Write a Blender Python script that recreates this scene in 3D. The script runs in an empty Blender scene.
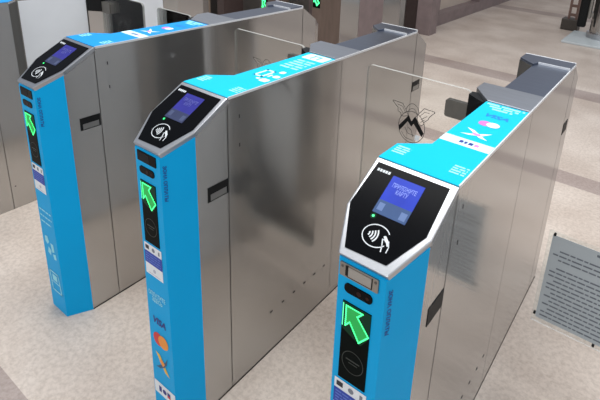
import bpy, bmesh, math, random
from mathutils import Vector, Matrix, Euler
random.seed(7)
S = bpy.context.scene
COL = S.collection
try:
    S.view_settings.view_transform = 'Standard'
    S.view_settings.look = 'None'
except Exception:
    pass

# ------------------------------------------------------------------ materials
def srgb(r, g, b):
    f = lambda c: (c/255/12.92) if c/255 <= .04045 else ((c/255+.055)/1.055)**2.4
    return (f(r), f(g), f(b), 1)

MATS = {}
def mat(name, rgb, rough=.5, metal=0., emit=0., noise=0., nscale=40., spec=.5, stretch=None, bump=0.):
    if name in MATS: return MATS[name]
    m = bpy.data.materials.new(name); m.use_nodes = True
    nt = m.node_tree; b = nt.nodes['Principled BSDF']
    c = srgb(*rgb)
    b.inputs['Base Color'].default_value = c
    b.inputs['Roughness'].default_value = rough
    b.inputs['Metallic'].default_value = metal
    b.inputs['Specular IOR Level'].default_value = spec
    if emit:
        b.inputs['Emission Color'].default_value = c
        b.inputs['Emission Strength'].default_value = emit
    tc = nt.nodes.new('ShaderNodeTexCoord')
    mp = nt.nodes.new('ShaderNodeMapping')
    if stretch: mp.inputs['Scale'].default_value = stretch
    nt.links.new(tc.outputs['Object'], mp.inputs['Vector'])
    n = nt.nodes.new('ShaderNodeTexNoise')
    n.inputs['Scale'].default_value = nscale
    n.inputs['Detail'].default_value = 4
    nt.links.new(mp.outputs['Vector'], n.inputs['Vector'])
    if noise:
        r = nt.nodes.new('ShaderNodeValToRGB')
        r.color_ramp.elements[0].position = .3; r.color_ramp.elements[1].position = .7
        r.color_ramp.elements[0].color = (c[0]*(1-noise), c[1]*(1-noise), c[2]*(1-noise), 1)
        r.color_ramp.elements[1].color = (min(1, c[0]*(1+noise)), min(1, c[1]*(1+noise)), min(1, c[2]*(1+noise)), 1)
        nt.links.new(n.outputs['Fac'], r.inputs['Fac'])
        nt.links.new(r.outputs['Color'], b.inputs['Base Color'])
    if bump:
        bp = nt.nodes.new('ShaderNodeBump'); bp.inputs['Strength'].default_value = bump
        bp.inputs['Distance'].default_value = .002
        nt.links.new(n.outputs['Fac'], bp.inputs['Height'])
        nt.links.new(bp.outputs['Normal'], b.inputs['Normal'])
    MATS[name] = m
    return m

def two_lobe_steel(name, rgb, r1, r2, k):
    """brushed sheet: a clear reflection under a wide soft one"""
    m = mat(name, rgb, r1, 1., noise=.02, nscale=14, stretch=(9, 9, .6))
    nt = m.node_tree; b = nt.nodes['Principled BSDF']; out = nt.nodes['Material Output']
    g = nt.nodes.new('ShaderNodeBsdfPrincipled')
    g.inputs['Metallic'].default_value = 1.; g.inputs['Roughness'].default_value = r2
    g.inputs['Base Color'].default_value = srgb(*rgb)
    mx = nt.nodes.new('ShaderNodeMixShader'); mx.inputs['Fac'].default_value = k
    nt.links.new(b.outputs[0], mx.inputs[1]); nt.links.new(g.outputs[0], mx.inputs[2])
    nt.links.new(mx.outputs[0], out.inputs['Surface'])
    return m
steel = two_lobe_steel('brushed_steel', (188, 187, 185), .12, .45, .28)
satin = mat('satin_panel', (222, 226, 230), .4, .15, noise=.03, nscale=6)
steel_top = mat('top_steel', (182, 186, 192), .3, 1., noise=.05, nscale=14, stretch=(.8, 9, 9))
rear_reflect_top = mat('steel_dark_reflection', (118, 126, 142), .3, 1., noise=.06, nscale=14, stretch=(.8, 9, 9))  # bare steel; reflection of the dark hall put into the base colour
steel_dull = mat('dull_steel', (150, 148, 144), .35, 1., noise=.05, nscale=14)
rim_m = mat('silver_rim', (188, 190, 194), .28, 1.)
trim_m = mat('edge_silver', (222, 224, 226), .35, .35, noise=.03, nscale=20)
blue = mat('blue_vinyl', (0, 168, 230), .45, noise=.02, nscale=8, spec=.15)
cyan = mat('vinyl_top_lit', (0, 178, 212), .4, noise=.02, nscale=8, spec=.15)  # same vinyl; stronger light from above put into the colour
blue_top_g1 = mat('vinyl_top_dim', (0, 138, 208), .4, noise=.02, nscale=8, spec=.15)  # same film vinyl; the different light on this top put into the colour
black_gl = mat('black_gloss', (5, 6, 9), .2, noise=.1, spec=.06)
black_m = mat('black_matte', (16, 17, 18), .5, noise=.1, spec=.2)
window_m = mat('smoked_display', (4, 13, 12), .3, noise=.2, spec=.03)
screen_b = mat('screen_blue', (36, 54, 156), .25, spec=.1, emit=.35, noise=.12, nscale=20)
screen_g = mat('screen_slate', (56, 76, 112), .25, spec=.1, emit=.25, noise=.1, nscale=20)
screen_t = mat('screen_text', (104, 124, 200), .4, emit=.25)
white_p = mat('white_print', (232, 238, 242), .45, noise=.02)
pale_p = mat('pale_cyan_print', (150, 226, 244), .45, noise=.02)
grey_p = mat('grey_print', (120, 128, 140), .45, noise=.05)
dark_p = mat('dark_print', (28, 32, 46), .45, noise=.05)
navy_p = mat('navy_print', (22, 40, 130), .45, noise=.05)
royal_p = mat('royal_print', (26, 62, 172), .45, noise=.05)
cham_p = mat('deep_blue_print', (8, 70, 150), .45, noise=.05)
red_p = mat('red_print', (214, 52, 50), .45, noise=.03)
orange_p = mat('orange_print', (240, 150, 50), .45, noise=.03)
yellow_p = mat('yellow_print', (236, 190, 60), .45, noise=.03)
pink_p = mat('pink_print', (226, 130, 190), .45, noise=.03)
green_l = mat('green_led', (96, 255, 176), .4, emit=.9)
green_g = mat('green_led_fill', (0, 140, 60), .4, emit=.75)
green_h = mat('green_halo', (3, 46, 28), .4, emit=.35, spec=.1)
green_s = mat('green_lamp', (50, 235, 120), .4, emit=1.5)
ring_m = mat('faint_ring', (24, 38, 36), .4, noise=.1)
seam_m = mat('seam_shadow', (62, 60, 58), .6, .3, noise=.1)
glass_grey = mat('clamp_grey', (96, 93, 87), .35, noise=.1)
brown = mat('bronze_panel', (104, 90, 82), .38, .4, noise=.1, nscale=10, stretch=(3, 3, .5))
mauve = mat('mauve_stone', (128, 113, 112), .5, noise=.12, nscale=9)
beige_w = mat('beige_panel', (196, 182, 168), .5, noise=.06, nscale=4)
darkbr = mat('dark_bronze', (66, 54, 52), .4, .2, noise=.1)
plate_w = mat('pale_base_plate', (190, 198, 200), .4, noise=.04, nscale=5)
paper = mat('grey_paper', (184, 194, 199), .6, noise=.03, nscale=6)
ink = mat('notice_ink', (112, 120, 130), .6, noise=.1)
emb = mat('emblem_grey', (74, 72, 72), .5, noise=.1)
emb_f = mat('emblem_pale', (150, 147, 145), .5, noise=.06)

def glass_mat(name, tint, gloss=.06, edge=False):
    m = bpy.data.materials.new(name); m.use_nodes = True
    nt = m.node_tree; nt.nodes.clear()
    out = nt.nodes.new('ShaderNodeOutputMaterial')
    tr = nt.nodes.new('ShaderNodeBsdfTransparent'); tr.inputs['Color'].default_value = tint
    gl = nt.nodes.new('ShaderNodeBsdfGlossy'); gl.inputs['Roughness'].default_value = .05
    mx = nt.nodes.new('ShaderNodeMixShader')
    if edge:
        gl = nt.nodes.new('ShaderNodeBsdfDiffuse'); gl.inputs['Color'].default_value = (.55, .56, .54, 1)
        mx.inputs['Fac'].default_value = .45
    else:
        fr = nt.nodes.new('ShaderNodeFresnel'); fr.inputs['IOR'].default_value = 1.3
        nt.links.new(fr.outputs['Fac'], mx.inputs['Fac'])
    nt.links.new(tr.outputs[0], mx.inputs[1]); nt.links.new(gl.outputs[0], mx.inputs[2])
    nt.links.new(mx.outputs[0], out.inputs['Surface'])
    return m
glass = glass_mat('clear_glass', (.975, .98, .975, 1))
glass_edge = glass_mat('glass_edge', (.8, .82, .8, 1), edge=True)
clamp_gl = glass_mat('acrylic', (.95, .97, .97, 1))

def floor_mat():
    m = bpy.data.materials.new('stone_floor'); m.use_nodes = True
    nt = m.node_tree; b = nt.nodes['Principled BSDF']
    L = nt.links.new
    tc = nt.nodes.new('ShaderNodeTexCoord')
    n1 = nt.nodes.new('ShaderNodeTexNoise'); n1.inputs['Scale'].default_value = 2.2; n1.inputs['Detail'].default_value = 6
    n2 = nt.nodes.new('ShaderNodeTexNoise'); n2.inputs['Scale'].default_value = 60; n2.inputs['Detail'].default_value = 6
    n2.inputs['Roughness'].default_value = .7
    for n in (n1, n2): L(tc.outputs['Object'], n.inputs['Vector'])
    r1 = nt.nodes.new('ShaderNodeValToRGB')
    r1.color_ramp.elements[0].position = .3; r1.color_ramp.elements[0].color = srgb(185, 170, 158)
    r1.color_ramp.elements[1].position = .7; r1.color_ramp.elements[1].color = srgb(214, 202, 191)
    L(n1.outputs['Fac'], r1.inputs['Fac'])
    r2 = nt.nodes.new('ShaderNodeValToRGB')
    r2.color_ramp.elements[0].position = .36; r2.color_ramp.elements[0].color = (.62, .59, .57, 1)
    r2.color_ramp.elements[1].position = .58; r2.color_ramp.elements[1].color = (1, 1, 1, 1)
    L(n2.outputs['Fac'], r2.inputs['Fac'])
    mx = nt.nodes.new('ShaderNodeMixRGB'); mx.blend_type = 'MULTIPLY'; mx.inputs['Fac'].default_value = .55
    L(r1.outputs['Color'], mx.inputs['Color1']); L(r2.outputs['Color'], mx.inputs['Color2'])
    # slab joints
    bt = nt.nodes.new('ShaderNodeTexBrick'); bt.offset = .5
    bt.inputs['Color1'].default_value = (1, 1, 1, 1); bt.inputs['Color2'].default_value = (.93, .92, .92, 1)
    bt.inputs['Mortar'].default_value = (.72, .7, .68, 1)
    bt.inputs['Scale'].default_value = 1.; bt.inputs['Mortar Size'].default_value = .003
    bt.inputs['Brick Width'].default_value = 1.2; bt.inputs['Row Height'].default_value = .87
    L(tc.outputs['Object'], bt.inputs['Vector'])
    m2 = nt.nodes.new('ShaderNodeMixRGB'); m2.blend_type = 'MULTIPLY'; m2.inputs['Fac'].default_value = .18
    L(mx.outputs['Color'], m2.inputs['Color1']); L(bt.outputs['Color'], m2.inputs['Color2'])
    # darker inlaid bands running across the hall
    sx = nt.nodes.new('ShaderNodeSeparateXYZ'); L(tc.outputs['Object'], sx.inputs[0])
    prev = None
    for y0, w in ((-.35, .137), (2.37, .085), (4.09, .13), (8.05, .17), (12.1, .2)):
        a = nt.nodes.new('ShaderNodeMath'); a.operation = 'COMPARE'
        L(sx.outputs['Y'], a.inputs[0]); a.inputs[1].default_value = y0; a.inputs[2].default_value = w
        if prev is None: prev = a
        else:
            s = nt.nodes.new('ShaderNodeMath'); s.operation = 'MAXIMUM'
            L(prev.outputs[0], s.inputs[0]); L(a.outputs[0], s.inputs[1]); prev = s
    m3 = nt.nodes.new('ShaderNodeMixRGB'); m3.blend_type = 'MULTIPLY'
    sc = nt.nodes.new('ShaderNodeMath'); sc.operation = 'MULTIPLY'; sc.inputs[1].default_value = .85
    L(prev.outputs[0], sc.inputs[0]); L(sc.outputs[0], m3.inputs['Fac'])
    m3.inputs['Color2'].default_value = (.60, .56, .585, 1)
    L(m2.outputs['Color'], m3.inputs['Color1'])
    L(m3.outputs['Color'], b.inputs['Base Color'])
    b.inputs['Roughness'].default_value = .38
    b.inputs['Specular IOR Level'].default_value = .3
    return m

# ------------------------------------------------------------------ helpers
def link(name, bm, m, parent=None, mats=None, keep=False):
    me = bpy.data.meshes.new(name)
    if not keep: bmesh.ops.recalc_face_normals(bm, faces=bm.faces)
    bm.to_mesh(me); bm.free()
    for mm in (mats or [m]): me.materials.append(mm)
    o = bpy.data.objects.new(name, me); COL.objects.link(o)
    if parent: o.parent = parent
    return o

def thing(name, label, cat, loc=(0, 0, 0), rz=0, group=None):
    o = bpy.data.objects.new(name, None); COL.objects.link(o)
    o.location = loc; o.rotation_euler = (0, 0, rz)
    o.empty_display_size = .1
    o['label'] = label; o['category'] = cat
    if group: o['group'] = group
    return o

def add_hull(bm, bottom, top):
    """prism between two loops of equal length"""
    a = [bm.verts.new(p) for p in bottom]; b = [bm.verts.new(p) for p in top]
    bm.faces.new(a[::-1]); bm.faces.new(b)
    n = len(a)
    for i in range(n):
        bm.faces.new((a[i], a[(i+1) % n], b[(i+1) % n], b[i]))

def add_box(bm, x0, x1, y0, y1, z0, z1):
    q = [(x0, y0), (x1, y0), (x1, y1), (x0, y1)]
    add_hull(bm, [(x, y, z0) for x, y in q], [(x, y, z1) for x, y in q])

def bevel(bm, w, seg=2):
    bmesh.ops.remove_doubles(bm, verts=bm.verts, dist=1e-6)
    es = [e for e in bm.edges if len(e.link_faces) == 2 and e.calc_face_angle(0) > .35]
    bmesh.ops.bevel(bm, geom=es, offset=w, segments=seg, profile=.6, affect='EDGES', clamp_overlap=True)

def add_cyl(bm, c, axis, r, L, n=20, r2=None):
    a = Vector(axis).normalized()
    u = a.orthogonal().normalized(); v = a.cross(u)
    c = Vector(c)
    lo = [c + u*r*math.cos(t) + v*r*math.sin(t) for t in [2*math.pi*i/n for i in range(n)]]
    rr = r if r2 is None else r2
    hi = [c + a*L + u*rr*math.cos(t) + v*rr*math.sin(t) for t in [2*math.pi*i/n for i in range(n)]]
    add_hull(bm, lo, hi)

class Frame:
    def __init__(s, o, u, v):
        s.o = Vector(o); s.u = Vector(u).normalized(); s.v = Vector(v).normalized(); s.n = s.u.cross(s.v)
    def p(s, a, b, h=0.): return s.o + s.u*a + s.v*b + s.n*h

def clusters(polys):
    """marks that stand apart become pieces of their own"""
    bx = []
    for q in polys:
        xs = [p[0] for p in q]; ys = [p[1] for p in q]
        bx.append((min(xs), max(xs), min(ys), max(ys)))
    par = list(range(len(polys)))
    def root(i):
        while par[i] != i: i = par[i]
        return i
    for i in range(len(bx)):
        for j in range(i):
            a, b = bx[i], bx[j]
            g = math.hypot(max(0, a[0]-b[1], b[0]-a[1]), max(0, a[2]-b[3], b[2]-a[3]))
            big = max(a[1]-a[0], a[3]-a[2], b[1]-b[0], b[3]-b[2])
            if g <= max(.018, .42*big): par[root(i)] = root(j)
    out = {}
    for i, q in enumerate(polys): out.setdefault(root(i), []).append(q)
    return list(out.values())

def decal(name, fr, polys, m, parent, h=.0006):
    cl = clusters(polys)
    if len(cl) > 1:
        return [decal(name, fr, c, m, parent, h) for c in cl][0]
    bm = bmesh.new()
    for q in polys:
        vs = [bm.verts.new(fr.p(a, b, h)) for a, b in q]
        try: f = bm.faces.new(vs)
        except ValueError: continue
        f.normal_update()
        if f.normal.dot(fr.n) < 0: f.normal_flip()
    return link(name, bm, m, parent, keep=True)

def slab(name, fr, poly, m, parent, h0, h1, bv=0.):
    bm = bmesh.new()
    add_hull(bm, [fr.p(a, b, h0) for a, b in poly], [fr.p(a, b, h1) for a, b in poly])
    if bv: bevel(bm, bv)
    return link(name, bm, m, parent)

def rect(a0, b0, a1, b1): return [(a0, b0), (a1, b0), (a1, b1), (a0, b1)]
def rrect(a0, b0, a1, b1, r, n=5):
    o = []
    for cx, cy, t0 in ((a1-r, b0+r, -90), (a1-r, b1-r, 0), (a0+r, b1-r, 90), (a0+r, b0+r, 180)):
        for i in range(n+1):
            t = math.radians(t0+90*i/n); o.append((cx+r*math.cos(t), cy+r*math.sin(t)))
    return o
def circ(cx, cy, r, ry=None, n=24):
    ry = r if ry is None else ry
    return [(cx+r*math.cos(2*math.pi*i/n), cy+ry*math.sin(2*math.pi*i/n)) for i in range(n)]
def arc(cx, cy, rx, ry, t0, t1, w, n=16):
    o = []
    for i in range(n):
        a, b = [math.radians(t0+(t1-t0)*k/n) for k in (i, i+1)]
        o.append([(cx+(rx-w/2)*math.cos(a), cy+(ry-w/2)*math.sin(a)), (cx+(rx+w/2)*math.cos(a), cy+(ry+w/2)*math.sin(a)),
                  (cx+(rx+w/2)*math.cos(b), cy+(ry+w/2)*math.sin(b)), (cx+(rx-w/2)*math.cos(b), cy+(ry-w/2)*math.sin(b))])
    return o
def stroke(pts, w, closed=False):
    o = []
    pp = list(pts) + ([pts[0]] if closed else [])
    for (ax, ay), (bx, by) in zip(pp, pp[1:]):
        dx, dy = bx-ax, by-ay; L = math.hypot(dx, dy) or 1
        nx, ny = -dy/L*w/2, dx/L*w/2; ex, ey = dx/L*w/2, dy/L*w/2
        o.append([(ax-ex+nx, ay-ey+ny), (ax-ex-nx, ay-ey-ny), (bx+ex-nx, by+ey-ny), (bx+ex+nx, by+ey+ny)])
    return o
def wordbars(a0, a1, b, h, seed, gap=.25):
    """a line of print too small to read: broken strokes"""
    r = random.Random(seed); o = []; x = a0
    while x < a1:
        w = h*r.uniform(1.6, 5.5); o.append(rect(x, b, min(x+w, a1), b+h)); x += w+h*.6
    return o

def text(name, s, fr, cx, cy, size, m, parent, h=.0006, width=None, align='CENTER', fat=.0, shear=0.):
    cu = bpy.data.curves.new(name+'_c', 'FONT'); cu.body = s; cu.size = size
    cu.align_x = align; cu.align_y = 'CENTER'; cu.resolution_u = 2; cu.space_line = .9; cu.offset = fat; cu.shear = shear
    t = bpy.data.objects.new(name+'_t', cu); COL.objects.link(t)
    dg = bpy.context.evaluated_depsgraph_get()
    me = bpy.data.meshes.new_from_object(t.evaluated_get(dg))
    bpy.data.objects.remove(t); bpy.data.curves.remove(cu)
    xs = [v.co.x for v in me.vertices] or [0]
    k = 1. if not width else width/max(1e-6, (max(xs)-min(xs)))
    for v in me.vertices: v.co = fr.p(cx+v.co.x*k, cy+v.co.y, h)
    me.materials.clear(); me.materials.append(m); me.name = name
    o = bpy.data.objects.new(name, me); COL.objects.link(o); o.parent = parent
    return o

# ------------------------------------------------------------------ ticket gate
W, W0, Y1, Y2, H0, H, LEN = .0898, .05, .0758, .1796, .8969, 1.0, 1.4236
SL = (H-H0)/Y2
T = .014                                            # thickness of the reader rim

FRONT = Frame((0, 0, 0), (1, 0, 0), (0, 0, 1))
CHAM = Frame((W0, 0, 0), (W-W0, Y1, 0), (0, 0, 1))
CHAL = Frame((-W, Y1, 0), (W-W0, -Y1, 0), (0, 0, 1))
SIDE = Frame((W, 0, 0), (0, 1, 0), (0, 0, 1))
TOP = Frame((0, 0, H), (1, 0, 0), (0, 1, 0))
READ = Frame((0, 0, H0), (1, 0, 0), (0, 1, SL))
KV = math.sqrt(1+SL*SL)                             # plan distance -> distance on the slope

def gate_plan(mirror):
    """clockwise from the right shoulder to the rear, then the notched passage side"""
    r = [(W, Y1), (W, Y2), (W, LEN-Y2), (W, LEN-Y1), (W0, LEN), (-W0, LEN), (-W, LEN-Y1), (-W, LEN-Y2), (-W, 1.165),
         (-.03, 1.112), (-.03, .80), (-W, .80), (-W, .745), (-.03, .668), (-.03, .312+(.035 if mirror < 0 else 0)), (-W, .26+(.03 if mirror < 0 else 0)), (-W, Y2), (-W, Y1)]
    return r

def build_body(parent, mirror=1):
    pl = gate_plan(mirror)
    def z(y):
        if y < Y2: return H-T-.001-(Y2-y)*SL
        if y > LEN-Y2: return H-T-(y-LEN+Y2)*SL
        return H-.0012
    bm = bmesh.new()
    lo = [bm.verts.new((mirror*x, y, 0)) for x, y in pl]
    hi = [bm.verts.new((mirror*x, y, z(y) if abs(y-Y2) > 1e-6 and abs(y-LEN+Y2) > 1e-6 else H-.0012)) for x, y in pl]
    n = len(pl)
    bm.faces.new(lo)
    for i in range(n): bm.faces.new((lo[i], lo[(i+1) % n], hi[(i+1) % n], hi[i]))
    bm.faces.new([hi[0], hi[1], hi[16], hi[17]])
    bm.faces.new([hi[2], hi[3], hi[4], hi[5], hi[6], hi[7]])
    bm.faces.new(hi[1:3]+hi[7:17])
    o = link('housing', bm, steel, parent)
    fr = Frame((-.03, 0, 0), (0, -1, 0), (0, 0, 1)) if mirror > 0 else Frame((.03, 0, 0), (0, 1, 0), (0, 0, 1))
    a0 = .318 if mirror > 0 else .352
    for a, b in ((a0, .660), (.806, 1.106)):
        q = rect(-b, .012, -a, H-.012) if mirror > 0 else rect(a, .012, b, H-.012)
        slab('inner_panel', fr, q, satin, parent, -.001, .0015)
    return o

def build_nose(parent, m):
    z = lambda y: H0+SL*y-T-.0005
    q = [(-W, Y1), (-W0, 0), (W0, 0), (W, Y1)]
    bm = bmesh.new()
    add_hull(bm, [(x, y, .0) for x, y in q], [(x, y, z(y)) for x, y in q])
    return link('front_wrap', bm, m, parent)

def build_reader(parent, dim=False):
    scb, scg = (mat('screen_blue_dim', (46, 46, 122), .25, spec=.1, emit=.22, noise=.12), mat('screen_slate_dim', (52, 58, 84), .25, spec=.1, emit=.15, noise=.1)) if dim else (screen_b, screen_g)  # dim pair: glancing-angle dimming of the screen put into the colours
    tx = mat('screen_text_dim', (74, 78, 150), .4, emit=.2) if dim else screen_t
    hexo = [(-W0-.002, -.003), (W0+.002, -.003), (W+.001, Y1-.001), (W+.001, Y2), (-W-.001, Y2), (-W-.001, Y1-.001)]
    conv = lambda q: [(x, y*KV) for x, y in q]
    rim = slab('reader_rim', READ, conv(hexo), rim_m, parent, -T*1.1, 0, .003)
    hexi = [(-.0455, .0085), (.0395, .0115), (.0795, .078), (.0765, .1705), (-.0815, .1705), (-.0862, .080)]
    face = slab('reader_face', READ, conv(hexi), black_gl, parent, -.003, .0015)
    h = .0021
    sc = decal('screen', READ, [conv(rect(-.036, .081, .034, .155))], scb, face, h)
    decal('screen_footer', READ, [conv(rect(-.036, .081, .034, .106))], scg, sc, h+.0003)
    decal('screen_icon', READ, [conv(rect(-.031, .087, -.019, .101)), conv(rect(.017, .085, .030, .099))], (mat('screen_icon_dim', (68, 76, 104), .4, emit=.1, spec=.1) if dim else mat('screen_icon', (92, 112, 152), .4, emit=.15, spec=.1)), sc, h+.0006)
    text('screen_text', 'ПРИЛОЖИТЕ\nКАРТУ', READ, -.001, .1325*KV, .0135, tx, sc, h+.0006, width=.052, fat=.0002)
    decal('maker_mark', READ, [conv(rect(-.074+i*.0062, .1535, -.0692+i*.0062, .159)) for i in range(5)], mat('mark_white', (190, 196, 200), .4, emit=.1), face, h)
    decal('status_light', READ, [conv(circ(-.029, .0745, .0026, .0022))], green_s, face, h+.0003)
    decal('status_glow', READ, [conv(circ(-.029, .0745, .0058, .005))], green_h, face, h)
    # contactless symbol: oval, waves, hand with a card
    k = KV; P = []
    P += arc(-.004, .046*k, .027, .0185*k, 35, 330, .0019, 26)
    for i, r in enumerate((.007, .0122, .0174, .0226)):
        P += arc(-.0245+i*.0004, .0455*k, r, r*.9, -36, 36, .0027, 8)
    P += [[(.0095, .0505*k), (.0135, .0525*k), (.0235, .0455*k), (.0275, .0385*k), (.0240, .0375*k), (.0195, .0425*k), (.0165, .0435*k)]]
    P += stroke([(.0235, .0455*k), (.0282, .037*k), (.0285, .0285*k)], .0019)
    P += stroke([(.0105, .0455*k), (.0155, .0355*k), (.0185, .0265*k)], .0021)
    P += stroke([(.0105, .0455*k), (.0145, .0455*k)], .0018)
    decal('contactless_symbol', READ, P, mat('symbol_white', (196, 200, 204), .4, emit=.08), face, h)
    return rim

def build_sensors(parent, steel_slot, arrow=True):
    f = FRONT
    if steel_slot:
        p = slab('ticket_slot', f, rrect(-.046, .851, .036, .8795, .002), steel_dull, parent, -.001, .003)
        decal('slot_flap', f, [rect(-.029, .855, .022, .8755)], mat('flap_steel', (165, 164, 160), .4, .6), p, .0036)
        decal('slot_mouth', f, [rect(-.033, .855, -.027, .877), rect(.0225, .8545, .024, .877), rect(-.029, .8535, .024, .855)], black_m, p, .0039)
        decal('screw', f, [circ(-.040, .872, .0028), circ(.030, .872, .0028)], mat('screw_grey', (100, 100, 100), .35, .9), p, .0036)
    else:
        p = slab('ticket_window', f, rrect(-.039, .852, .036, .8805, .002), black_gl, parent, -.001, .002)
        decal('window_shade', f, [rect(-.036, .855, .010, .877)], mat('shade_grey', (30, 32, 36), .5, spec=.1), p, .0024)
    c = slab('camera_slot', f, rrect(-.034, .818, .026, .8385, .0085), black_gl, parent, -.001, .002)
    decal('lens', f, [circ(-.002, .828, .005), circ(.016, .828, .0035)], mat('lens_brown', (44, 26, 24), .3, spec=.1), c, .0024)
    d = slab('arrow_display', f, rect(-.035, .612, .027, .797), window_m, parent, -.001, .0016)
    A = [(-.026, .790), (.010, .790), (-.001, .777), (.0255, .746), (.006, .721), (-.0165, .756), (-.0258, .744)]
    h = .002
    # glow around the arrow: painted on as a dim green patch
    decal('display_glow', f, [[(-.035, .797), (.027, .797), (.027, .742), (.010, .716), (-.004, .722), (-.035, .735)]], green_h, d, h)
    decal('arrow_fill', f, [[A[0], A[1], A[2], A[6]], [A[2], A[3], A[4], A[5]]], green_g, d, h+.0003)
    dots = []
    pts = A+[A[0]]
    for (ax, ay), (bx, by) in zip(pts, pts[1:]):
        n = max(2, int(math.hypot(bx-ax, by-ay)/.0042))
        for i in range(n):
            dots.append(circ(ax+(bx-ax)*i/n, ay+(by-ay)*i/n, .0019, n=8))
    decal('green_arrow', f, dots+stroke(A, .0019, True), green_l, d, h+.0006)
    decal('green_bar', f, stroke([(-.0325, .792), (-.0325, .742)], .0022), green_l, d, h+.0006)
    decal('display_ring', f, arc(-.004, .664, .024, .026, 0, 360, .0016, 32)+stroke([(-.018, .668), (.010, .668)], .003)+stroke([(-.012, .661), (.006, .661)], .002), ring_m, d, h)
    return d

def build_sticker(parent):
    f = FRONT
    s = decal('notice_sticker', f, [rect(-.0425, .505, .032, .605)], white_p, parent, .0008)
    decal('sticker_icon', f, [rect(-.037, .587, -.022, .599), circ(-.003, .592, .0065), rect(.0175, .586, .024, .598)], grey_p, s, .0012)
    decal('sticker_flag', f, [rect(-.037, .587, -.022, .599)], dark_p, s, .0014)
    b = decal('sticker_band', f, [rect(-.0425, .541, .032, .580)], royal_p, s, .0012)
    P = []
    for i in range(4): P += wordbars(-.038, .026, .571-i*.0078, .0035, 5+i)
    decal('band_print', f, P, mat('band_print', (96, 124, 206), .5), b, .0016)
    decal('sticker_mark', f, [circ(-.004, .524, .006)]+wordbars(-.03, .02, .510, .0025, 9), mat('pale_grey_print', (186, 190, 204), .5), s, .0012)

def pay_logos_front(parent):
    f = FRONT
    text('front_text', 'ОПЛАТИТЕ\nЗДЕСЬ', f, -.003, .432, .0195, pale_p, parent, .0009, width=.074, fat=.0006)
    text('visa_mark', 'VISA', f, -.003, .350, .031, navy_p, parent, .0009, width=.056, fat=.0011, shear=.25)
    a = decal('payment_logo', f, [circ(-.012, .285, .0225, .023)], red_p, parent, .0009)
    decal('logo_disc', f, [circ(.011, .285, .0225, .023)], orange_p, a, .0012)
    x = decal('cross_logo', f, [[(-.030, .232), (-.010, .228), (.030, .165), (.010, .172)]], yellow_p, parent, .0009)
    decal('cross_logo_stroke', f, [[(.026, .236), (.012, .212), (-.004, .196), (-.032, .172), (-.012, .176), (.008, .190), (.020, .208)]], mat('teal_print', (40, 92, 130), .5), x, .0012)
    decal('cross_logo_tip', f, [[(-.004, .218), (.012, .205), (.002, .190), (-.012, .203)]], orange_p, x, .0015)
    b = decal('white_band', f, [rect(-.0465, .066, .0495, .113)], white_p, parent, .0009)
    decal('band_mark', f, [rect(-.026, .079, -.014, .100), circ(.000, .090, .009), rect(.013, .080, .027, .100)], navy_p, b, .0013)
    decal('band_mark_red', f, [rect(.013, .080, .027, .089)], red_p, b, .0016)

def icons_front(parent):
    f = FRONT
    P = []
    for i in range(2): P += [rect(-.036, .425-i*.03, .040, .4275-i*.03)]
    P = wordbars(-.040, .040, .424, .006, 3)+wordbars(-.040, .040, .400, .006, 4)+wordbars(-.038, .030, .376, .006, 6)
    decal('front_text', f, P, pale_p, parent, .0009)
    decal('hand_icon', f, [[(-.030, .318), (-.012, .322), (-.004, .300), (-.018, .286), (-.032, .296)], [(.004, .300), (.024, .300), (.026, .270), (.010, .262)], [(-.014, .278), (.004, .268), (-.004, .244), (-.022, .252)], [(.012, .256), (.032, .262), (.034, .240), (.018, .236)]], pale_p, parent, .0009)
    decal('device_icon', f, stroke([(-.034, .168), (.024, .168), (.034, .086), (-.028, .086)], .0065, True)+stroke([(-.030, .124), (.026, .124)], .005)+[rect(-.018, .132, .014, .158)], pale_p, parent, .0009)

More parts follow.
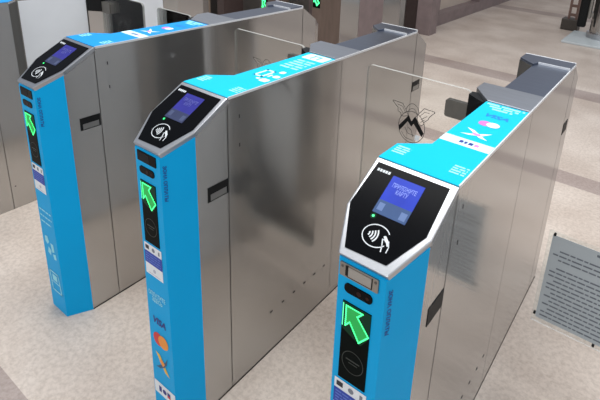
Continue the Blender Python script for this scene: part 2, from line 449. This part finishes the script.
def top_film(parent, m, kind):
    q = [(-W, Y2+.003), (W-.002, Y2+.003), (W-.002, .655), (-.03, .655), (-.03, .312), (-W, .26)]
    tf = slab('top_film', TOP, q, m, parent, -.0011, .0006)
    h = .001
    t = TOP
    slab('edge_trim', TOP, rect(W-.0025, Y2+.004, W+.0006, LEN-Y2-.002), trim_m, parent, -.006, .0009)
    for i, x in enumerate((-.066, .066)):
        P = []
        for r in range(4): P += wordbars(x-.016, x+.016, .250-r*.010, .0055, 20+i*7+r)
        decal('film_note', t, P, pale_p, tf, h)
    if kind == 'logos':
        b = decal('white_band', t, [rect(-.030, .347, W-.003, .386)], mat('film_white', (205, 244, 250), .4), tf, h)
        decal('band_mark', t, [rect(.012, .360, .021, .373), rect(.024, .360, .030, .373), rect(.034, .360, .044, .373)], navy_p, b, h+.0003)
        decal('band_mark_red', t, [rect(.047, .360, .058, .373)], pink_p, b, h+.0003)
        c = decal('cross_logo', t, [[(-.004, .452), (.016, .446), (.062, .408), (.040, .412)], [(.060, .452), (.042, .438), (.030, .428), (-.006, .410), (.018, .412), (.044, .426)]], white_p, tf, h)
        decal('cross_logo_tip', t, [[(.018, .432), (.038, .430), (.040, .420), (.022, .420)]], pink_p, c, h+.0003)
        a = decal('payment_logo', t, [circ(.022, .503, .0165)], mat('magenta_print', (196, 110, 180), .5), tf, h)
        decal('logo_disc', t, [circ(.042, .503, .0165)], mat('peach_print', (214, 214, 206), .5), a, h+.0003)
        text('visa_mark', 'VISA', t, .030, .560, .030, mat('top_visa', (0, 120, 214), .5), tf, h, width=.062, fat=.0012, shear=.25)
        P = []
        for r in range(3): P += wordbars(-.022+.012*r, .080-.012*r, .637-r*.016, .010, 40+r)
        decal('film_text', t, P, pale_p, tf, h)
    else:
        w2 = mat('film_white', (205, 244, 250), .4)
        decal('hand_icon', t, stroke([(.006, .362), (.034, .362), (.034, .418), (.006, .418)], .008, True)+[rrect(.048, .330, .078, .356, .008), rrect(.058, .376, .080, .398, .008), rrect(.046, .418, .066, .440, .008), rrect(.030, .338, .044, .350, .004), rrect(.044, .372, .052, .394, .003)], w2, tf, h)
        P = []
        for r in range(5): P += wordbars(-.002, .070, .560-r*.021, .011, 60+r)
        decal('film_text', t, P, pale_p, tf, h)
        cd = decal('card_icon', t, [rrect(-.012, .592, .078, .650, .008)], w2, tf, h)
        decal('card_icon_symbol', t, stroke([(.020, .606), (.020, .634), (.046, .634), (.046, .606)], .006), mat('cyan_print', (60, 170, 200), .5), cd, h+.0003)
    # plate over the flap drive and the bare steel behind it
    slab('drive_cover', TOP, [(-.03, .660), (W-.002, .660), (W-.002, .803), (-W-.002, .803), (-W-.002, .742)], steel_top, parent, -.02, .0035, .002)
    slab('rear_plate', TOP, [(-.0295, .806), (W-.002, .806), (W-.002, 1.15), (-.0295, 1.15)], rear_reflect_top, parent, -.0011, .0006)
    rc = slab('rear_cover', TOP, [(-.0295, 1.116), (-.02, 1.150), (W-.002, 1.150), (W-.002, LEN-Y2-.002), (-W+.001, LEN-Y2-.002), (-W+.001, 1.169)], rear_reflect_top, parent, -.0011, .007, .0015)
    slab('cover_lip', TOP, [(-.0195, 1.1475), (W-.002, 1.1475), (W-.002, 1.1525), (-.0195, 1.1525)], trim_m, rc, -.0005, .0076)
    slab('rear_trim', TOP, rect(-W, LEN-Y2-.006, W, LEN-Y2+.002), trim_m, parent, -.004, .0074)

def side_details(parent, lip=True):
    s = SIDE
    decal('base_gap', s, [rect(Y1, 0, LEN-Y1, .005)], mat('gap_dark', (46, 43, 40), .7), parent, .0009)
    decal('panel_seam', s, [rect(Y2-.001, .0, Y2+.0012, H-.012)], seam_m, parent, .0007)
    decal('panel_seam', s, [rect(.690, .0, .6915, H-.012)], mat('faint_seam', (120, 118, 115), .5, .6), parent, .0007)
    decal('panel_seam', s, [rect(LEN-Y2-.001, .0, LEN-Y2+.0012, H-.012)], seam_m, parent, .0007)
    for y0, y1 in ((.108, .177), (LEN-.177, LEN-.108)):
        p = slab('grip_slot', s, rect(y0, .7225, y1, .7665), black_m, parent, -.002, .0012)
        if lip: decal('slot_lip', s, [rect(y0+.008, .7255, y1-.006, .7445)], mat('lip_steel', (150, 150, 148), .3, .9), p, .0016)
    decal('screw', s, [rect(.219, .931, .2225, .942), rect(.219, .846, .2225, .857)], mat('screw_dark', (34, 34, 36), .5, spec=.2), parent, .0008)
    for i in range(6):
        decal('vent_hole', s, [rect(.350+i*.058, .1685, .362+i*.058, .1755)], mat('screw_dark', (34, 34, 36), .5, spec=.2), parent, .0008)

def emblem(parent, cx, cz, y):
    f = Frame((cx, y, cz), (1, 0, 0), (0, 0, 1))
    h = .0008
    k = .001
    def S(q): return [(a*k, b*k) for a, b in q]
    lw = S([(-71, 76), (-35, 74), (-17, 49), (-11, 38), (-28, 31), (-38, 33), (-39, 40), (-50, 44), (-51, 56), (-71, 72)])
    rw = S([(77, 76), (41, 77), (22, 51), (14, 39), (36, 16), (45, 24), (46, 32), (59, 45), (61, 53), (78, 73)])
    ol = arc(.004, .002, .047, .054, 0, 360, .0022, 40)
    ol += arc(.002, .048, .024, .034, 15, 165, .002, 14) + arc(.002, .040, .017, .026, 20, 160, .0016, 12)
    ol += stroke(lw, .002, True) + stroke(rw, .002, True)
    for q in ([(-52, 66), (-34, 64), (-22, 44)], [(-44, 56), (-32, 42)], [(60, 66), (44, 66), (28, 46)], [(54, 54), (34, 38)], [(46, 40), (34, 28)],
              [(-19, -5), (-9, -22), (16, -24)], [(-6, -2), (4, -8), (12, -30)], [(-30, -24), (-14, -40), (12, -42)]):
        ol += stroke(S(q), .0017)
    e = decal('emblem', f, ol, emb, parent, h)
    M = [[(-42, -5), (-9, 41), (-11, 19), (-38, -22)], [(-9, 41), (2, 22), (3, 4), (-11, 19)], [(2, 22), (13, 42), (11, 16), (3, 4)], [(13, 42), (49, -6), (43, -21), (11, 16)]]
    decal('emblem_zigzag', f, [S(q) for q in M], black_m, e, h+.0006)
    decal('emblem_spot', f, [S([(20, -20), (38, -19), (33, -39), (19, -38)])], white_p, e, h+.0006)
    return e

def glass_flap(parent, side=-1, reach=.455):
    """pane hinged on the drive cover and reaching into the passage"""
    x0, x1 = .092, reach
    q = rrect(x0, .17, x1, 1.0, .018, 4) if side > 0 else rrect(-x1, .17, -x0, 1.0, .018, 4)
    bm = bmesh.new()
    n = len(q)
    a = [bm.verts.new((x, .707, z)) for x, z in q]; b = [bm.verts.new((x, .717, z)) for x, z in q]
    bm.faces.new(a); bm.faces.new(b[::-1])
    for i in range(n):
        ff = bm.faces.new((a[i], a[(i+1) % n], b[(i+1) % n], b[i])); ff.material_index = 1
    g = link('glass_flap', bm, None, parent, [glass, glass_edge])
    g.data.name = 'glass_flap'
    c = .277*reach/.455
    emblem(g, -c if side < 0 else c, .826, .707)
    for z in (.93, .32):
        bm = bmesh.new()
        q = rrect(-.168, z-.029, -.094, z+.027, .008) if side < 0 else rrect(.094, z-.029, .168, z+.027, .008)
        add_hull(bm, [(x, .7035, zz) for x, zz in q], [(x, .7205, zz) for x, zz in q])
        link('glass_clamp', bm, glass_grey, g)
    for z0, z1 in ((.905, .992), (.27, .37)):
        bm = bmesh.new()
        if side < 0:
            q = [(-.036, .680), (-.040, .662), (-.064, .676), (-.098, .700), (-.098, .728), (-.076, .728)]
            add_hull(bm, [(x, y, z0) for x, y in q], [(x, y, z1) for x, y in q])
        else:
            q = [(.036, .680), (.040, .662), (.064, .676), (.098, .700), (.098, .728), (.076, .728)]
            add_hull(bm, [(x, y, z0) for x, y in q], [(x, y, z1) for x, y in q])
        link('hinge_bracket', bm, black_m, parent)

GATE_GROUP = 'blue-wrapped ticket gates in the front row'
def ticket_gate(label, loc, wrap, film, film_kind, front_kind, steel_slot, reach=.455):
    g = thing('ticket_gate', label, 'ticket gate', loc, 0, GATE_GROUP)
    build_body(g)
    n = build_nose(g, wrap)
    build_reader(g, not steel_slot)
    build_sensors(g, steel_slot)
    build_sticker(n)
    if front_kind == 'pay': pay_logos_front(n)
    else: icons_front(n)
    cf = CHAM
    text('side_text', 'ЗОНА ОПЛАТЫ', Frame(CHAM.p(.010, .812), (0, 0, -1), (W-W0, Y1, 0)), 0, 0, .0115, cham_p, n, .0009, width=.1, fat=.0003)
    top_film(g, film, film_kind)
    side_details(g, not steel_slot)
    glass_flap(g, -1, reach)
    return g

g3 = ticket_gate('blue ticket gate nearest the camera with a steel slot under its card reader', (0, 0, 0), blue, cyan, 'logos', 'pay', True)
g2 = ticket_gate('blue ticket gate in the middle with payment logos down its narrow front', (-.6449, .0103, 0), blue, cyan, 'icons', 'pay', False)
g1 = ticket_gate('blue ticket gate at left with white hand and device icons low on its front', (-1.2904, .0192, 0), blue, blue_top_g1, 'logos', 'icons', False, .33)

# the gate across the wide passage: only its bare steel passage side is in view
g0 = thing('ticket_gate', 'bare steel side of the gate at the far left edge, across the wide passage', 'ticket gate', (-2.175, .019, 0), 0)
build_body(g0, -1)
build_nose(g0, blue)
build_reader(g0)
build_sensors(g0, False)
build_sticker(g0)
slab('top_film', TOP, [(-W+.002, Y2+.003), (W, Y2+.003), (W, .29), (.03, .347), (.03, .655), (-W+.002, .655)], blue_top_g1, g0, -.0011, .0006)
slab('drive_cover', TOP, [(.03, .660), (-W+.002, .660), (-W+.002, .803), (W+.002, .803), (W+.002, .742)], steel_top, g0, -.02, .0035, .002)
slab('rear_plate', TOP, [(.0295, .806), (-W+.002, .806), (-W+.002, LEN-Y2-.002), (W-.001, LEN-Y2-.002), (W-.001, 1.166), (.0295, 1.113)], rear_reflect_top, g0, -.0011, .0006)
decal('panel_seam', SIDE, [rect(Y2-.001, 0, Y2+.0015, H-.012)], seam_m, g0, .0007)
decal('kick_screw', SIDE, [rect(.196, .115, .202, .121)], mat('screw_dark', (34, 34, 36), .5, spec=.2), g0, .0008)
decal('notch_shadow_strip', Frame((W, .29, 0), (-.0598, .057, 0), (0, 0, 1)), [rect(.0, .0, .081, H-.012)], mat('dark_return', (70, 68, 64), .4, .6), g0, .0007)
glass_flap(g0, 1, .445)

# ------------------------------------------------------------------ second row of gates behind
def back_gate(label, loc, lit, tone, az=0.):
    g = thing('ticket_gate', label, 'ticket gate', loc, 0, 'bronze and steel gates in the second row')
    hz = 1.02
    bm = bmesh.new()
    q = [(.13, .20), (.13, 1.36), (.06, 1.42), (-.06, 1.42), (-.13, 1.36), (-.13, .20)]
    add_hull(bm, [(x, y, 0) for x, y in q], [(x, y, hz) for x, y in q])
    link('housing', bm, steel, g)
    bm = bmesh.new()
    q = [(-.13, .1995), (-.05, 0), (.05, 0), (.13, .1995)]
    add_hull(bm, [(x, y, 0) for x, y in q], [(x, y, hz-.10+.5*y) for x, y in q])
    link('front_shell', bm, tone, g)
    slab('reader_top', Frame((0, 0, hz-.10), (1, 0, 0), (0, 1, .5)), [(-.05, 0), (.05, 0), (.13, .22), (-.13, .22)], black_gl, g, .001, .006)
    d = slab('arrow_display', FRONT, rect(-.042, .50+az, .042, .86), window_m, g, -.001, .002)
    if lit:
        A = [(a, b+az) for a, b in ((-.028, .62), (.010, .62), (-.001, .592), (.030, .55), (.006, .525), (-.018, .57), (-.028, .555))]
        decal('green_arrow', FRONT, stroke(A, .012, True), green_l, d, .003)
        decal('arrow_fill', FRONT, [[A[0], A[1], A[2], A[6]], [A[2], A[3], A[4], A[5]]], green_g, d, .0026)
    fr = Frame((.13, 0, 0), (0, 1, 0), (0, 0, 1))
    decal('bronze_band', fr, [rect(.52, .0, .98, hz-.01)], mauve, g, .0008)
    slab('grip_slot', fr, rect(.30, .66, .42, .78), black_m, g, -.002, .002)
    return g
bl = ['second-row gate with its green arrow lit, seen between tails of left and middle gates', 'second-row gate with a green arrow lit behind the left gate tail',
      'second-row gate with no arrow in view, behind the left gate end cover', 'second-row gate with no arrow in view, behind the blue top of the left gate']
pale_br = mat('pale_bronze', (158, 140, 126), .4, .3, noise=.08, nscale=10)
for k, (x, y, tone, az) in enumerate(((-2.40, 2.9, brown, .10), (-3.0, 2.85, brown, -.04), (-3.69, 2.9, darkbr, 0), (-4.22, 2.9, pale_br, 0))):
    back_gate(bl[k], (x, y, 0), k < 2, tone, az)

# ------------------------------------------------------------------ setting
def structure(o): o['kind'] = 'structure'; return o
bm = bmesh.new(); add_box(bm, -14, 10, -4, 22, -.1, 0)
fl = structure(link('floor', bm, floor_mat()))

def wall_box(name, m, *b, bv=0):
    bm = bmesh.new(); add_box(bm, *b)
    return structure(link(name, bm, m))
wall_box('wall_left', beige_w, -2.75, -2.55, 5.15, 21.9, 0, 3.4)
wall_box('baseboard_left', mauve, -2.55, -2.40, 5.25, 21.9, 0, .16)
for i, y in enumerate((5.25, 7.2, 9.3, 11.6)):
    wall_box('trim_%d' % (i+1), mauve, -2.55, -2.41, y, y+(.42 if i == 0 else .22), .16, 3.4)
wall_box('trim_5', mauve, -2.43, -2.23, 5.02, 5.22, 0, 3.4)
wall_box('trim_6', darkbr, -2.62, -2.44, 5.06, 5.22, 0, 3.4)
wall_box('trim_7', mat('grey_stone', (150, 146, 142), .45, noise=.08, nscale=9), -3.05, -2.63, 5.06, 5.22, 0, 3.4)
wall_box('trim_8', mat('light_stone', (186, 182, 176), .45, noise=.08, nscale=9), -2.99, -2.93, 5.0, 5.055, 0, 3.4)

# ------------------------------------------------------------------ notice on a clear panel at the right
nt_ = thing('notice_board', 'grey printed notice in a clear panel beside the nearest gate, cut off at right', 'notice', (0, 0, 0))
NF = Frame((0, .775, 0), (1, 0, 0), (0, 0, 1))
slab('clear_panel', NF, rrect(.183, .276, .66, .612, .004), clamp_gl, nt_, -.004, 0)
sh = slab('notice_sheet', NF, rect(.194, .295, .60, .601), paper, nt_, .0005, .0012)
P = []
r = random.Random(11)
y = .578
P += wordbars(.318, .46, .583, .008, 31)
rows = [(.222, .56), (.205, .55), (.222, .44), None, (.222, .57), (.205, .56), (.205, .40), (.222, .55), (.205, .50), (.205, .36), (.222, .56), (.205, .57), (.222, .52), (.205, .46), (.222, .56), (.205, .55), (.205, .43)]
y = .566
for i, rw in enumerate(rows):
    y -= .0152
    if rw: P += wordbars(rw[0], rw[1], y, .0052, 70+i)
decal('notice_print', NF, P, ink, sh, .0016)
for a, b in ((.199, .602), (.190, .306), (.366, .287)):
    bm = bmesh.new()
    add_cyl(bm, NF.p(a, b, -.006), NF.n, .0038, .009, 12)
    link('panel_stud', bm, black_m, nt_)
bm = bmesh.new()
add_cyl(bm, (.62, .79, 0), (0, 0, 1), .13, .015, 28)
link('stand_base', bm, steel_dull, nt_)
bm = bmesh.new()
add_cyl(bm, (.62, .79, .015), (0, 0, 1), .012, .62, 16)
link('stand_post', bm, steel_dull, nt_)

# ------------------------------------------------------------------ far equipment, top right
ex = thing('steel_post_machine', 'round steel machine column on a pale floor plate at the top right', 'machine', (-.62, 6.5, 0))
bm = bmesh.new(); add_box(bm, -.235, 1.3, -.42, .38, 0, .03); bevel(bm, .008)
link('base_plate', bm, plate_w, ex)
bm = bmesh.new(); add_cyl(bm, (.16, .16, .03), (0, 0, 1), .17, .95, 32)
link('column', bm, steel, ex)
bm = bmesh.new(); add_cyl(bm, (.16, .16, .03), (0, 0, 1), .20, .07, 32)
link('column_foot', bm, rim_m, ex)
bm = bmesh.new(); add_box(bm, -.16, -.05, -.02, .08, .16, 1.0); bevel(bm, .03, 3)
link('black_grip', bm, black_m, ex)
bm = bmesh.new(); add_box(bm, -.06, .03, .08, .2, .3, .36); add_box(bm, -.06, .03, .08, .2, .8, .86)
add_box(bm, -.10, -.02, .04, .14, .28, .9)
link('grip_bracket', bm, steel_dull, ex)

po = thing('barrier_post', 'slim perforated post on a dark square foot left of the steel machine column', 'post', (-.94, 7.02, 0))
bm = bmesh.new(); add_box(bm, -.12, .11, -.08, .14, 0, .16); bevel(bm, .01)
link('foot', bm, mat('dark_foot', (62, 56, 50), .5, noise=.1), po)
bm = bmesh.new(); add_box(bm, -.055, -.025, -.02, .02, .16, 1.0); add_box(bm, .045, .075, -.02, .02, .16, 1.0)
for i in range(6): add_box(bm, -.025, .045, -.012, .012, .2+i*.13, .24+i*.13)
link('post_frame', bm, mat('post_brown', (116, 92, 84), .45, .3, noise=.1), po)

# ------------------------------------------------------------------ camera
cam = bpy.data.cameras.new('camera'); co = bpy.data.objects.new('camera', cam); COL.objects.link(co)
co.location = (.3612, -.6213, 1.4852)
co.rotation_euler = (1.2513, -.0619, .6041)
cam.sensor_fit = 'HORIZONTAL'; cam.sensor_width = 36
cam.lens = 493.76/600*36
cam.shift_x = -(352.10-300)/600
cam.shift_y = (71.27-200)/600
cam.clip_start = .02
S.camera = co

# ------------------------------------------------------------------ light
w = bpy.data.worlds.new('hall'); S.world = w; w.use_nodes = True
nt = w.node_tree; bg = nt.nodes['Background']
tc = nt.nodes.new('ShaderNodeTexCoord'); sx = nt.nodes.new('ShaderNodeSeparateXYZ')
nt.links.new(tc.outputs['Generated'], sx.inputs[0])
cr = nt.nodes.new('ShaderNodeValToRGB')
e = cr.color_ramp.elements
e[0].position = 0.; e[0].color = (.50, .47, .45, 1)
e[1].position = .12; e[1].color = (.50, .50, .52, 1)
n_ = e.new(.4); n_.color = (.34, .37, .44, 1)
n_ = e.new(1.); n_.color = (.9, .92, .95, 1)
nt.links.new(sx.outputs['Z'], cr.inputs['Fac'])
nt.links.new(cr.outputs['Color'], bg.inputs['Color'])
bg.inputs['Strength'].default_value = .93

def area(name, loc, rot, sx_, sy_, power, col=(1, 1, 1)):
    l = bpy.data.lights.new(name, 'AREA'); l.shape = 'RECTANGLE'; l.size = sx_; l.size_y = sy_; l.energy = power; l.color = col
    o = bpy.data.objects.new(name, l); COL.objects.link(o); o.location = loc; o.rotation_euler = rot
    return o
area('ceiling_light_a', (-1.6, .9, 4.2), (0, 0, 0), 3.0, 2.0, 135, (1, .99, .97))
area('ceiling_light_b', (-.5, 5.5, 4.2), (0, 0, 0), 3.5, 2.5, 15, (1, .99, .98))
area('ceiling_light_c', (1.1, 1.3, 3.9), (0, 0, 0), 1.6, 2.2, 70, (.97, .99, 1))
area('daylight_front', (-.6, -3.4, 2.6), (math.radians(62), 0, math.radians(-6)), 3.5, 2.2, 45, (.97, .99, 1))
